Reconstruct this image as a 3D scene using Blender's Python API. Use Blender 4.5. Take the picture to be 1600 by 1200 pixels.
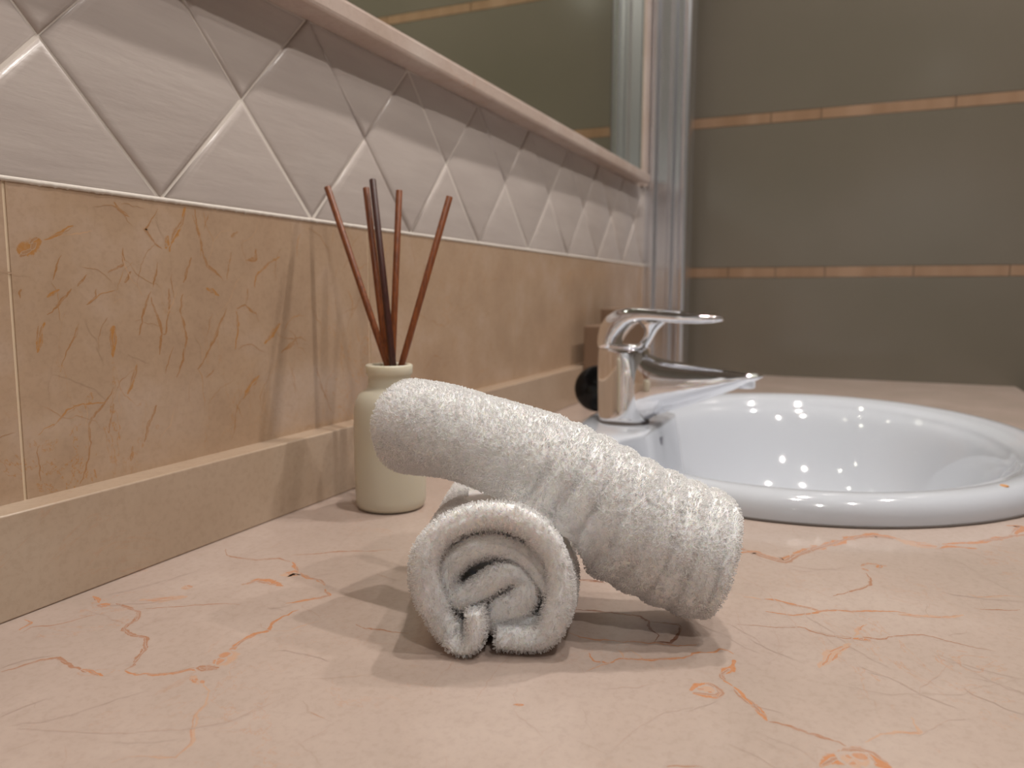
import bpy, bmesh, math, random
import numpy as np
from mathutils import Vector, Matrix
random.seed(7); rng = np.random.default_rng(7)
S = bpy.context.scene
for o in list(bpy.data.objects): bpy.data.objects.remove(o)
col = S.collection
R = math.radians

# ------------------------------------------------------------------ camera, world, lights, exposure
cd = bpy.data.cameras.new('camera'); cam = bpy.data.objects.new('camera', cd); col.objects.link(cam)
cd.sensor_width = 36; cd.lens = 1202.3/1600*36; cd.clip_start = .01
YAW, PIT, ROL = .4211, -.1165, .0034
fw = Vector((math.cos(YAW)*math.cos(PIT), math.sin(YAW)*math.cos(PIT), math.sin(PIT)))
rt = fw.cross(Vector((0, 0, 1))).normalized(); up = rt.cross(fw)
r2 = math.cos(ROL)*rt+math.sin(ROL)*up; u2 = -math.sin(ROL)*rt+math.cos(ROL)*up
M3 = Matrix((r2, u2, -fw)).transposed()
cam.matrix_world = Matrix.Translation((0, -.3921, .1594)) @ M3.to_4x4()
cd.dof.use_dof = True; cd.dof.focus_distance = .365; cd.dof.aperture_fstop = 11
S.camera = cam
S.view_settings.view_transform = 'Standard'; S.view_settings.look = 'None'
S.view_settings.exposure = 1.10
S.cycles.max_bounces = 14; S.cycles.diffuse_bounces = 9; S.cycles.glossy_bounces = 6; S.view_settings.gamma = 1; S.view_settings.use_curve_mapping = False
w = bpy.data.worlds.new('world'); S.world = w; w.use_nodes = True
w.node_tree.nodes['Background'].inputs[0].default_value = (1, .93, .85, 1); w.node_tree.nodes['Background'].inputs[1].default_value = .05
CEIL = 1.55
# x, y, watts, colour, radius of each recessed downlight
LAMPS = [(.97, -.44, 13, (1, .95, .90), .022), (.42, -.44, 12, (1, .93, .86), .022),
         (1.22, -.98, 11, (1, .93, .88), .022), (.35, -.98, 9, (1, .93, .87), .022), (-.40, -.85, 11, (1, .95, .90), .022), (-2.5, -.80, 85, (.84, .91, 1), .03)]  # last lamp is an added cool fill, also for highlights on the metal post
def lamp_light(x, y, p, c, r):
    ld = bpy.data.lights.new('downlight_bulb', 'SPOT'); ld.energy = p; ld.color = c; ld.shadow_soft_size = r
    ld.spot_size = R(125); ld.spot_blend = .6
    o = bpy.data.objects.new('downlight_bulb', ld); col.objects.link(o); o.location = (x, y, CEIL-.012)
for L in LAMPS: lamp_light(*L)

# ------------------------------------------------------------------ helpers
def tag(o, label=None, cat=None, group=None, kind=None):
    for k, v in (('label', label), ('category', cat), ('group', group), ('kind', kind)):
        if v: o[k] = v
    return o
def empty(name, loc):
    o = bpy.data.objects.new(name, None); col.objects.link(o); o.location = loc; o.empty_display_size = .02
    return o
def mesh(name, vs, fs, mat, parent=None, smooth=False, origin=None):
    me = bpy.data.meshes.new(name)
    vs = [tuple(v) for v in vs] if not isinstance(vs, np.ndarray) else vs
    if origin is None:
        origin = parent.location.copy() if parent is not None and parent.parent is None else Vector((0, 0, 0))
    vv = np.array(vs, float)-np.array(origin)
    me.from_pydata(vv.tolist(), [], fs)
    for m in (mat if isinstance(mat, (list, tuple)) else [mat]): me.materials.append(m)
    if smooth: me.polygons.foreach_set('use_smooth', [True]*len(me.polygons))
    me.update()
    o = bpy.data.objects.new(name, me); col.objects.link(o)
    if parent is not None: o.parent = parent
    else: o.location = origin
    return o
class MB:
    def __init__(s): s.v = []; s.f = []
    def add(s, vs, fs):
        n = len(s.v); s.v += [tuple(v) for v in vs]; s.f += [tuple(i+n for i in f) for f in fs]
    def box(s, x0, x1, y0, y1, z0, z1):
        s.add([(x0, y0, z0), (x1, y0, z0), (x1, y1, z0), (x0, y1, z0), (x0, y0, z1), (x1, y0, z1), (x1, y1, z1), (x0, y1, z1)],
              [(0, 3, 2, 1), (4, 5, 6, 7), (0, 1, 5, 4), (1, 2, 6, 5), (2, 3, 7, 6), (3, 0, 4, 7)])
    def lathe(s, prof, c, n=64, ax=(0, 0, 1)):
        q = Vector((0, 0, 1)).rotation_difference(Vector(ax)); vs = []; fs = []
        m = len(prof)
        for i in range(n):
            a = 2*math.pi*i/n
            for r, z in prof:
                p = q @ Vector((r*math.cos(a), r*math.sin(a), z)); vs.append(p+Vector(c))
        for i in range(n):
            for j in range(m-1):
                fs.append((i*m+j, ((i+1) % n)*m+j, ((i+1) % n)*m+j+1, i*m+j+1))
        s.add(vs, fs)
    def loft(s, rings, close=True):
        n = len(rings[0]); vs = [p for r in rings for p in r]; fs = []
        for i in range(len(rings)-1):
            for j in range(n): fs.append((i*n+j, i*n+(j+1) % n, (i+1)*n+(j+1) % n, (i+1)*n+j))
        if close: fs.append(tuple(range(n))[::-1]); fs.append(tuple((len(rings)-1)*n+j for j in range(n)))
        s.add(vs, fs)
    def build(s, name, mat, parent=None, smooth=False, bevel=0, seg=3, origin=None, sub=0, fix=True):
        o = mesh(name, s.v, s.f, mat, parent, smooth, origin)
        if fix:
            bm = bmesh.new(); bm.from_mesh(o.data); bmesh.ops.recalc_face_normals(bm, faces=bm.faces); bm.to_mesh(o.data); bm.free()
        if bevel:
            b = o.modifiers.new('bevel', 'BEVEL'); b.width = bevel; b.segments = seg; b.limit_method = 'ANGLE'; b.angle_limit = R(35)
            if smooth is False: o.data.polygons.foreach_set('use_smooth', [True]*len(o.data.polygons)); b.harden_normals = True
        if sub:
            b = o.modifiers.new('sub', 'SUBSURF'); b.levels = sub; b.render_levels = sub
        return o
def catmull(P, n):
    P = [np.array(p, float) for p in P]; Q = [2*P[0]-P[1]]+P+[2*P[-1]-P[-2]]; out = []
    seg = len(P)-1
    for k in range(n):
        t = k/(n-1)*seg; i = min(int(t), seg-1); t -= i
        a, b, c, d = Q[i:i+4]
        out.append(.5*((2*b)+(-a+c)*t+(2*a-5*b+4*c-d)*t*t+(-a+3*b-3*c+d)*t**3))
    return np.array(out)

# ------------------------------------------------------------------ materials
class NT:
    def __init__(s, name):
        s.m = bpy.data.materials.new(name); s.m.use_nodes = True; s.t = s.m.node_tree; s.b = s.t.nodes['Principled BSDF']
    def n(s, typ, **kw):
        o = s.t.nodes.new(typ)
        for k, v in kw.items():
            if k.startswith('i_'):
                key = k[2:].replace('_', ' '); o.inputs[int(key) if key.isdigit() else key].default_value = v
            else: setattr(o, k, v)
        return o
    def l(s, a, b): s.t.links.new(a, b)
    def noise(s, scale, detail=4, vec=None, rough=.55, dist=0):
        o = s.n('ShaderNodeTexNoise', i_Scale=scale, i_Detail=detail, i_Roughness=rough, i_Distortion=dist)
        if vec is not None: s.l(vec, o.inputs['Vector'])
        return o.outputs['Fac']
    def ramp(s, fac, stops):
        o = s.n('ShaderNodeValToRGB'); e = o.color_ramp.elements
        while len(e) < len(stops): e.new(.5)
        for k, (p, c) in zip(e, stops): k.position = p; k.color = (*c, 1) if len(c) == 3 else c
        s.l(fac, o.inputs[0]); return o.outputs[0]
    def mix(s, fac, a, b, mode='MIX'):
        o = s.n('ShaderNodeMix', data_type='RGBA', blend_type=mode)
        for sock, v in ((o.inputs[0], fac), (o.inputs[6], a), (o.inputs[7], b)):
            if hasattr(v, 'links'): s.l(v, sock)
            elif isinstance(v, (int, float)): sock.default_value = v
            else: sock.default_value = (*v, 1)
        return o.outputs[2]
    def math(s, op, a, b=0):
        o = s.n('ShaderNodeMath', operation=op)
        for i, v in enumerate((a, b)):
            if hasattr(v, 'links'): s.l(v, o.inputs[i])
            else: o.inputs[i].default_value = v
        return o.outputs[0]
    def bump(s, h, strength=.2, dist=.001):
        o = s.n('ShaderNodeBump', i_Strength=strength, i_Distance=dist); s.l(h, o.inputs['Height']); s.l(o.outputs[0], s.b.inputs['Normal'])
    def set(s, **kw):
        for k, v in kw.items():
            i = s.b.inputs[k.replace('_', ' ')]
            if hasattr(v, 'links'): s.l(v, i)
            elif isinstance(v, tuple): i.default_value = (*v, 1) if len(i.default_value) == 4 else v
            else: i.default_value = v
        return s.m
def pos(N, scale=(1, 1, 1)):
    g = N.n('ShaderNodeNewGeometry'); mp = N.n('ShaderNodeMapping'); mp.inputs['Scale'].default_value = scale
    N.l(g.outputs['Position'], mp.inputs['Vector']); return mp.outputs[0]
def simple(name, colr, rough=.5, **kw):
    N = NT(name); return N.set(Base_Color=colr, Roughness=rough, **kw)

def marble(name, base, light, cloud, veincols, rough, cloudscale=9, fine=True, veinamt=.28, stretch=(1, 1, 1)):
    """polished stone: cloudy ground, hair veins from noise, drawn veins through the 'vein' attribute"""
    base, light, cloud = [tuple(v*.90 for v in q) for q in (base, light, cloud)]
    N = NT(name); P = pos(N); PS = pos(N, stretch)
    c = N.ramp(N.noise(cloudscale, 5, P, .6), [(.3, base), (.52, light), (.75, cloud)])
    sp = N.ramp(N.noise(260, 3, P, .7), [(.36, (.90, .885, .87)), (.5, (1, 1, 1)), (.72, (1.05, 1.04, 1.03))])
    c = N.mix(.55, c, sp, 'MULTIPLY')
    # hair-thin cracks
    wv = N.noise(11, 6, PS, .62, 1.3); d = N.math('ABSOLUTE', N.math('SUBTRACT', wv, .5))
    msk = N.ramp(N.noise(6, 3, P), [(.5, (0, 0, 0)), (.66, (1, 1, 1))])
    th = N.math('MULTIPLY', N.math('LESS_THAN', d, .0035), msk)
    c = N.mix(N.math('MULTIPLY', th, veinamt), c, veincols[1])
    a = N.n('ShaderNodeVertexColor', layer_name='vein'); sx = N.n('ShaderNodeSeparateColor'); N.l(a.outputs[0], sx.inputs[0])
    jag = N.math('ADD', N.math('MULTIPLY', N.noise(420, 4, P, .7), 1.5), -.75)
    k = N.ramp(N.math('ADD', sx.outputs[0], jag), [(.30, (0, 0, 0)), (.62, (1, 1, 1))])
    k = N.math('MULTIPLY', k, sx.outputs[2])
    vc = N.ramp(sx.outputs[1], [(0, veincols[0]), (.25, veincols[0]), (.5, veincols[1]), (.75, veincols[2]), (1, veincols[3])])
    vc = N.mix(N.ramp(N.noise(500, 3, P), [(.35, (0, 0, 0)), (.7, (1, 1, 1))]), vc, light)
    vc2 = N.ramp(sx.outputs[1], [(0, veincols[0]), (.25, veincols[0]), (.5, veincols[1]), (.75, veincols[2]), (1, veincols[3])])
    vc = N.mix(.72, vc, vc2)
    c = N.mix(k, c, vc)
    N.set(Base_Color=c, Roughness=rough); N.bump(N.noise(60, 2, P), .03, .002)
    return N.m
VCOL = [(.55, .30, .17), (.50, .20, .075), (.20, .075, .04), (.36, .27, .22)]
M = {}
M['counter'] = marble('pink_cream_marble', (.45, .358, .305), (.495, .392, .338), (.56, .455, .40), VCOL, .17)
M['walltile'] = marble('veined_beige_marble', (.43, .295, .20), (.49, .345, .235), (.55, .41, .315), [(.60, .36, .2), (.44, .20, .05), (.26, .12, .05), (.40, .27, .18)], .13, 14, veinamt=.6, stretch=(1.6, 1, .7))
M['skirt'] = marble('plain_cream_marble', (.45, .335, .24), (.495, .375, .275), (.54, .43, .33), VCOL, .22, 7, veinamt=.12)
M['ledge'] = marble('pale_pink_marble', (.54, .42, .35), (.60, .48, .42), (.66, .56, .50), VCOL, .22, 16, veinamt=.5)
N = NT('white_glazed_tile'); P = pos(N, (1, 1, 6))
M['whitetile'] = N.set(Base_Color=N.ramp(N.noise(9, 3, P), [(.35, (.475, .415, .385)), (.65, (.525, .465, .43))]), Roughness=.28); N.bump(N.noise(35, 3, P), .12, .002)
M['grout'] = simple('white_grout', (.70, .64, .58), .8)
N = NT('taupe_polished_stone'); P = pos(N)
M['taupe'] = N.set(Base_Color=N.ramp(N.noise(2.2, 3, P), [(.35, (.135, .118, .091)), (.65, (.153, .131, .104))]), Roughness=.16)
N = NT('beige_stone_stripe'); P = pos(N, (0, 9, 0))
M['stripe'] = N.set(Base_Color=N.ramp(N.noise(1.0, 3, P), [(.35, (.22, .13, .075)), (.6, (.31, .20, .13))]), Roughness=.2)
N = NT('chrome'); M['chrome'] = N.set(Base_Color=(.90, .90, .92), Metallic=1.0, Roughness=.045)
N = NT('brushed_aluminium'); P = pos(N, (60, 60, .5))
M['alu'] = N.set(Base_Color=(.80, .81, .85), Metallic=1.0, Roughness=.26); N.bump(N.noise(8, 2, P), .05, .001)
M['mirror'] = simple('mirror_silver', (.80, .84, .74), .012, Metallic=1.0)
M['ceramic'] = simple('white_ceramic', (.55, .575, .63), .07, Coat_Weight=.5)
M['seal'] = simple('grimy_sealant', (.10, .08, .07), .7)
M['black'] = simple('glossy_black', (.004, .004, .0045), .12, Specular_IOR_Level=.3)
M['brown'] = simple('brown_box_card', (.20, .125, .08), .5)
N = NT('matt_cream_glass'); M['bottle'] = N.set(Base_Color=(.62, .575, .46), Roughness=.42, Subsurface_Weight=.25, Subsurface_Scale=.01, Subsurface_Radius=(1.0, .8, .5))
M['mark'] = simple('grey_print', (.30, .30, .34), .5)
N = NT('reed_wood'); P = pos(N, (900, 900, 30))
M['reed'] = N.set(Base_Color=N.ramp(N.noise(1, 3, P), [(.3, (.10, .023, .005)), (.7, (.27, .075, .016))]), Roughness=.45)
N = NT('reed_wood_dark'); P = pos(N, (900, 900, 30))
M['reed_dark'] = N.set(Base_Color=N.ramp(N.noise(1, 3, P), [(.3, (.035, .008, .005)), (.7, (.07, .018, .01))]), Roughness=.45)
N = NT('terry_ground'); P = pos(N)
M['terry'] = N.set(Base_Color=(.98, .968, .96), Roughness=.85, Subsurface_Weight=.5, Subsurface_Scale=.006, Subsurface_Radius=(1.0, .7, .5)); N.bump(N.noise(900, 3, P), .6, .001)
N = NT('terry_loop'); N.set(Base_Color=(.99, .985, .985), Roughness=.4, Specular_IOR_Level=.6)
tr = N.n('ShaderNodeBsdfTranslucent'); tr.inputs[0].default_value = (.99, .985, .985, 1); mx = N.n('ShaderNodeMixShader'); mx.inputs[0].default_value = .5
N.l(N.b.outputs[0], mx.inputs[1]); N.l(tr.outputs[0], mx.inputs[2]); N.l(mx.outputs[0], N.t.nodes['Material Output'].inputs['Surface']); M['pile'] = N.m
M['paint'] = simple('taupe_paint', (.36, .33, .30), .8)
M['floor'] = simple('beige_floor_tile', (.30, .24, .19), .3)
M['steel'] = simple('white_fixture_ring', (.8, .8, .8), .4)
N = NT('lit_bulb'); N.set(Base_Color=(1, 1, 1), Emission_Color=(1, .95, .88), Emission_Strength=45.0); M['bulb'] = N.m

# ------------------------------------------------------------------ room shell
XF = 1.60
def slab(name, x0, x1, y0, y1, z0, z1, mat):
    m = MB(); m.box(x0, x1, y0, y1, z0, z1); return tag(m.build(name, mat), kind='structure')
slab('floor', -3.3, XF+.1, -2.3, .1, -.95, -.85, M['floor'])
slab('ceiling', -3.3, XF+.1, -2.3, .1, CEIL, CEIL+.1, M['paint'])
slab('wall_right', -3.3, XF+.1, -2.3, -2.2, -.85, CEIL, M['paint'])
slab('wall_back', -3.3, -3.2, -2.2, .0, -.85, CEIL, M['paint'])

# ribbons of vein that belong to a stone surface
CODE = {'f': .62, 'p': .12, 'o': .5, 'b': .62, 'd': .75, 'g': 1.0}
STR = {'f': .16, 'p': .55, 'o': .9, 'b': .8, 'd': .95, 'g': .45}
def vein_ribbons(lines, place, wmul=1.0, layer0=0.00001):
    """returns verts, faces, colours for thin veins; place(a,b,h) gives the 3D point"""
    vs, fs, cs = [], [], []; li = 0
    for pts, wd, c in lines:
        P = np.array(pts, float)/1e4; wd = wd/1e5*wmul
        L = np.r_[0, np.cumsum(np.linalg.norm(np.diff(P, axis=0), axis=1))]; LT = L[-1]
        strands = [(0, 1, 0, 1, c, 1.0)]
        if wd > .0009:
            for _ in range(2 if wd < .002 else 4):
                a_ = rng.uniform(0, .6); strands.append((a_, min(1, a_+rng.uniform(.25, .5)), rng.uniform(-.8, .8), rng.uniform(.18, .4), 'b' if c != 'p' else 'o', .8))
        for f0, f1, offs, wk, cc, st_ in strands:
            ln = LT*(f1-f0); w_ = max(wd*wk, .00025)
            n = max(6, int(ln/max(.0007, w_*.3)))
            t = np.linspace(LT*f0, LT*f1, n); Q = np.c_[np.interp(t, L, P[:, 0]), np.interp(t, L, P[:, 1])]
            T = np.gradient(Q, axis=0); T /= np.linalg.norm(T, axis=1)[:, None]+1e-9; Nn = np.c_[-T[:, 1], T[:, 0]]
            j = np.zeros(n)
            for oc, am in ((max(3, int(ln/.009)), 1.0), (max(3, int(ln/.0035)), .7), (max(4, int(ln/.0015)), .4)):
                j += np.interp(np.arange(n), np.linspace(0, n-1, oc), rng.uniform(-1, 1, oc))*am
            amp = .0009 if wk == 1 else .0006
            Q = Q+Nn*(j*amp*np.minimum(1, np.minimum(t-t[0], t[-1]-t)/.004+.1)+offs*wd*.5)[:, None]
            wv = w_*(.35+1.0*np.interp(np.arange(n), np.linspace(0, n-1, max(3, int(ln/.004))), rng.uniform(0, 1, max(3, int(ln/.004)))))
            wv *= np.sin(np.pi*(np.arange(n)/(n-1)*.92+.04))**.7
            h = layer0+li*.00000015; li += 1; b0 = len(vs)
            for i in range(n):
                for s_, v_ in ((-1.4, 0), (-.55, .8), (0, 1), (.55, .8), (1.4, 0)):
                    q = Q[i]+Nn[i]*wv[i]*s_*.62; vs.append(place(q[0], q[1], h)); e = .0 if i in (0, n-1) else 1
                    cs.append((v_*e, CODE[cc], STR[cc]*st_, 1))
            for i in range(n-1):
                for q in range(4): a = b0+i*5+q; fs.append((a, a+1, a+6, a+5))
    return vs, fs, cs
def stone(name, vs, fs, lines, place, mat, wmul=1.0, flip=False, **kw):
    v2, f2, c2 = vein_ribbons(lines, place, wmul)
    if flip: f2 = [f[::-1] for f in f2]
    n = len(vs); allv = list(vs)+v2; allf = list(fs)+[tuple(i+n for i in f) for f in f2]
    o = mesh(name, allv, allf, mat, **kw)
    at = o.data.color_attributes.new('vein', 'FLOAT_COLOR', 'POINT')
    at.data.foreach_set('color', np.array([(0, .5, 0, 1)]*n+c2, dtype=np.float32).ravel())
    return o

CV=[([(2646,-494),(2630,-606),(2618,-694),(2537,-774),(2489,-774),(2442,-809),(2421,-903),(2424,-967),(2337,-1074),(2269,-1109),(2210,-1156),(2161,-1153)],105,'b'),([(2161,-1153),(2159,-1235),(2187,-1296),(2227,-1363),(2291,-1403),(2319,-1465),(2368,-1489),(2442,-1453),(2528,-1416),(2593,-1402),(2665,-1413),(2722,-1439),(2799,-1390),(2884,-1396),(2976,-1410)],99,'o'),([(2344,-1485),(2402,-1473),(2504,-1439)],363,'p'),([(2307,-1404),(2324,-1461),(2353,-1504)],151,'b'),([(3010,-1289),(3085,-1351),(3144,-1408),(3192,-1430),(3256,-1353)],84,'o'),([(3293,-1324),(3340,-1255),(3349,-1159),(3386,-1060),(3520,-906)],108,'o'),([(3300,-1053),(3375,-1035),(3370,-1085)],441,'p'),([(3519,-903),(3531,-795),(3453,-692),(3442,-602),(3446,-472),(3532,-375)],58,'b'),([(3609,-827),(3690,-933),(3780,-1057),(3869,-1209),(3957,-1341)],50,'b'),([(3107,-896),(3191,-932),(3209,-1006),(3194,-1132)],214,'o'),([(2591,-423),(2616,-497)],230,'o'),([(2724,-563),(2782,-659),(2867,-772)],184,'p'),([(2947,-627),(2976,-690)],209,'p'),([(2665,-302),(2612,-419)],66,'o'),([(2226,-395),(2279,-385),(2336,-465),(2411,-498),(2502,-515)],39,'b'),([(2231,-364),(2311,-325),(2323,-261)],47,'o'),([(1934,-689),(1995,-721),(2068,-740),(2113,-790),(2100,-881),(2089,-995),(2091,-1119)],56,'b'),([(2090,-975),(2091,-1119)],67,'o'),([(2636,-668),(2711,-783),(2796,-870),(2866,-974),(2898,-1094)],33,'b'),([(2240,-1457),(2228,-1496),(2207,-1545),(2179,-1608),(2101,-1671),(2018,-1708),(1949,-1765),(1891,-1834),(1795,-1853),(1770,-1776),(1733,-1695),(1680,-1667)],35,'p'),([(2250,-1447),(2204,-1539)],183,'p'),([(2278,-2002),(2223,-2077),(2213,-2138),(2206,-2202)],36,'g'),([(2044,-2171),(2017,-2250),(1971,-2328)],28,'g'),([(2717,-1443),(2760,-1521),(2856,-1558),(2911,-1591)],31,'p'),([(2952,-1769),(2927,-1843),(2950,-1936),(2977,-2062)],38,'b'),([(2395,-1831),(2446,-1955),(2484,-2024),(2596,-2171),(2624,-2233)],27,'g'),([(1557,-1285),(1615,-1298),(1680,-1323)],23,'g'),([(3566,-1452),(3537,-1569),(3533,-1677)],36,'g'),([(4786,-3285),(4863,-3410),(4803,-3492),(4772,-3587),(4900,-3633),(5079,-3734),(5246,-3841),(5413,-3954),(5551,-4090),(5544,-4205),(5477,-4296),(5424,-4438),(5504,-4552),(5522,-4696)],275,'o'),([(5507,-4204),(5458,-4332),(5469,-4478)],413,'p'),([(5527,-4483),(5661,-4695),(5857,-4883),(5976,-5010),(6046,-5131)],170,'o'),([(6176,-4930),(6196,-5028),(5965,-4954)],200,'o'),([(4899,-3269),(4863,-3410)],100,'o'),([(4858,-4011),(4934,-4046),(4928,-4098),(4925,-4157)],95,'o'),([(4906,-4089),(4901,-4131)],340,'o'),([(4828,-4011),(4790,-4053)],74,'o'),([(4754,-4036),(4629,-4063),(4557,-4055),(4485,-4010),(4395,-3947),(4301,-3870)],53,'b'),([(4103,-3540),(4124,-3586),(4091,-3676),(4080,-3770),(4060,-3824)],100,'o'),([(3942,-3565),(3940,-3703),(4049,-3817),(4113,-3890),(4125,-3965),(4181,-4069),(4220,-4173),(4223,-4274)],65,'o'),([(4185,-4171),(4195,-4258),(4220,-4358),(4253,-4431),(4312,-4486)],112,'p'),([(4638,-4529),(4608,-4570),(4629,-4617),(4698,-4714),(4715,-4804)],51,'p'),([(4430,-4534),(4461,-4679),(4509,-4756)],33,'b'),([(3551,-2665),(3584,-2765),(3607,-2909),(3620,-3004),(3584,-3062),(3491,-3077),(3438,-3129),(3369,-3138)],55,'d'),([(3577,-3063),(3594,-3154),(3606,-3198),(3561,-3228),(3465,-3229),(3390,-3208),(3366,-3131)],69,'d'),([(3295,-2733),(3274,-2852),(3310,-3010),(3362,-3147),(3360,-3251),(3419,-3326)],44,'o'),([(3921,-2522),(3966,-2620),(3980,-2709)],90,'d'),([(3136,-2898),(3076,-2947),(3085,-3003),(3131,-3032),(3172,-3122),(3213,-3198),(3263,-3286),(3345,-3355),(3375,-3420),(3419,-3427),(3421,-3462),(3392,-3494)],57,'o'),([(3220,-3006),(3143,-3058)],28,'p'),([(3244,-3059),(3189,-3125)],28,'p'),([(2963,-2942),(3045,-2986),(3111,-3024)],41,'p'),([(3345,-3501),(3263,-3499),(3174,-3473),(3098,-3530)],148,'o'),([(3098,-3530),(3016,-3591),(2950,-3647),(2884,-3689)],99,'o'),([(2884,-3689),(2884,-3769),(2874,-3847),(2846,-3924),(2829,-3966)],59,'b'),([(2986,-3376),(3048,-3390),(3078,-3443),(3024,-3490),(2993,-3483),(2980,-3435),(2976,-3384)],116,'o'),([(3009,-3397),(3037,-3475)],182,'p'),([(2656,-3878),(2723,-3917),(2747,-3947),(2803,-3956),(2822,-3997),(2819,-4038),(2782,-4068),(2740,-4106)],226,'o'),([(2712,-3957),(2760,-3997),(2753,-4047)],442,'p'),([(3723,-3454),(3758,-3599),(3815,-3741),(3790,-3814),(3779,-3899),(3791,-3982),(3841,-4091),(3910,-4161),(3967,-4285),(3947,-4363),(3921,-4463),(3909,-4568)],37,'b'),([(3785,-3968),(3791,-4022),(3811,-4050)],134,'o'),([(3806,-3975),(3934,-4002),(3990,-4038)],62,'p'),([(3730,-3968),(3642,-3929),(3590,-3891),(3499,-3874),(3406,-3845)],172,'p'),([(3292,-3924),(3293,-4020),(3294,-4125),(3348,-4243),(3407,-4372),(3487,-4414),(3674,-4633)],26,'g'),([(2885,-4018),(2965,-4072),(3005,-4136),(3037,-4206),(3144,-4180)],59,'p'),([(2760,-3646),(2731,-3705),(2714,-3760)],23,'g'),([(2466,-3074),(2430,-3204)],22,'g'),([(3583,-3234),(3475,-3330)],30,'g'),([(2594,-2764),(2615,-2810)],50,'o'),([(2446,-3402),(2500,-3521)],33,'b'),([(4088,-3436),(4089,-3541)],34,'p')]
WV=[([(2688,1444),(2663,1413),(2645,1326),(2635,1275)],176,'o'),([(3091,1412),(3080,1333),(3082,1220)],193,'o'),([(3365,1605),(3308,1489),(3259,1340)],67,'b'),([(3363,1572),(3396,1453),(3421,1350),(3402,1213)],86,'b'),([(3500,1623),(3494,1520),(3451,1340),(3420,1341)],69,'b'),([(3606,1589),(3578,1484),(3612,1306),(3581,1165),(3520,1063)],89,'b'),([(3967,1496),(3871,1330),(3766,1187),(3691,1102)],92,'b'),([(2887,1435),(2829,1315),(2757,1199)],46,'b'),([(4499,1374),(4406,1306),(4316,1229)],164,'o'),([(4680,1251),(4583,1193),(4488,1147)],148,'b'),([(4262,1011),(4161,941),(4089,860)],158,'o'),([(3071,1059),(3041,1005),(2955,928),(2908,871),(2887,683),(2826,536)],63,'b'),([(2608,849),(2703,887),(2788,951),(2873,978),(3030,982)],46,'o'),([(3239,1175),(3193,1062),(3161,999)],116,'o'),([(3363,915),(3296,812),(3258,698)],119,'b'),([(3065,962),(3050,866),(3017,789)],65,'b'),([(3180,695),(3154,598)],116,'o'),([(2605,798),(2611,676),(2606,602)],44,'b'),([(2574,1615),(2563,1559)],57,'b'),([(2785,1610),(2704,1565)],59,'o'),([(3001,1619),(2981,1572),(2927,1526)],63,'b'),([(2850,1618),(2764,1528),(2698,1477)],60,'b'),([(3791,1626),(3909,1575)],112,'o'),([(4056,1485),(4136,1513),(4242,1452),(4267,1392)],79,'b'),([(4169,1629),(4150,1512)],59,'b'),([(4055,1475),(4061,1341),(4028,1207)],77,'o'),([(3833,1089),(3758,1040)],74,'b'),([(5066,636),(4934,925),(4903,1018)],67,'b'),([(2562,1784),(2600,1804),(2639,1818),(2666,1850),(2706,1865)],272,'o'),([(2706,1865),(2801,1903),(2887,1953)],64,'o'),([(2800,1890),(3000,1930)],40,'p'),([(3245,2030),(3176,2072),(3139,2108)],69,'b'),([(3443,2098),(3332,1968),(3396,1902),(3463,1856)],58,'b'),([(3654,2134),(3619,2027),(3550,1948),(3516,1837)],179,'o'),([(3513,1946),(3485,1857)],133,'o'),([(3730,2127),(3760,1963),(3783,1842),(3809,1766),(3949,1667)],93,'b'),([(4098,2011),(4030,1966)],114,'b'),([(4265,1907),(4250,1839),(4167,1819)],169,'b'),([(4509,1859),(4380,1802),(4255,1714),(4239,1630)],102,'o'),([(3186,1855),(3180,1759),(3074,1701)],69,'b'),([(3233,1719),(3180,1648)],70,'b'),([(2948,1698),(2878,1618)],52,'b'),([(3683,1822),(3607,1654)],91,'b'),([(3423,1782),(3379,1622)],58,'b'),([(2807,1796),(2743,1655)],38,'b'),([(3838,2107),(3791,1996)],47,'b'),([(4025,1870),(3982,1676)],49,'b')]

# ---- long wall: backing, diamond tiles, marble tiles
PX, X0, ZB, ZH = .143, .3479, .215, .149
slab('wall_left', -3.3, XF+.1, .0, .1, -.85, CEIL, M['grout'])
def clip(poly, zlo, zhi, xlo, xhi):
    def cut(P, f):
        out = []
        for i in range(len(P)):
            a, b = P[i], P[(i+1) % len(P)]; fa, fb = f(a), f(b)
            if fa >= 0: out.append(a)
            if fa*fb < 0: t = fa/(fa-fb); out.append((a[0]+(b[0]-a[0])*t, a[1]+(b[1]-a[1])*t))
        return out
    for f in (lambda p: p[1]-zlo, lambda p: zhi-p[1], lambda p: p[0]-xlo, lambda p: xhi-p[0]): 
        poly = cut(poly, f)
        if len(poly) < 3: return []
    return poly
def inset(poly, d):
    P = [Vector(p) for p in poly]; out = []; n = len(P)
    ar = sum(P[i].x*P[(i+1) % n].y-P[(i+1) % n].x*P[i].y for i in range(n))
    sgn = 1 if ar > 0 else -1
    for i in range(n):
        a, b, c = P[i-1], P[i], P[(i+1) % n]; e1 = (b-a).normalized(); e2 = (c-b).normalized()
        n1 = Vector((-e1.y, e1.x))*sgn; n2 = Vector((-e2.y, e2.x))*sgn
        k = 1+n1.dot(n2); out.append(b+(n1+n2)*(d/max(k, .3)))
    return out
tm = MB(); dx, dz = PX/2, ZH/2; rr = random.Random(3)
cells = [(k*PX/1+X0+ (0 if r % 2 == 0 else PX/2)-0, ZB+r*dz) for r in range(0, 3) for k in range(-9, 10)]
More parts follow.
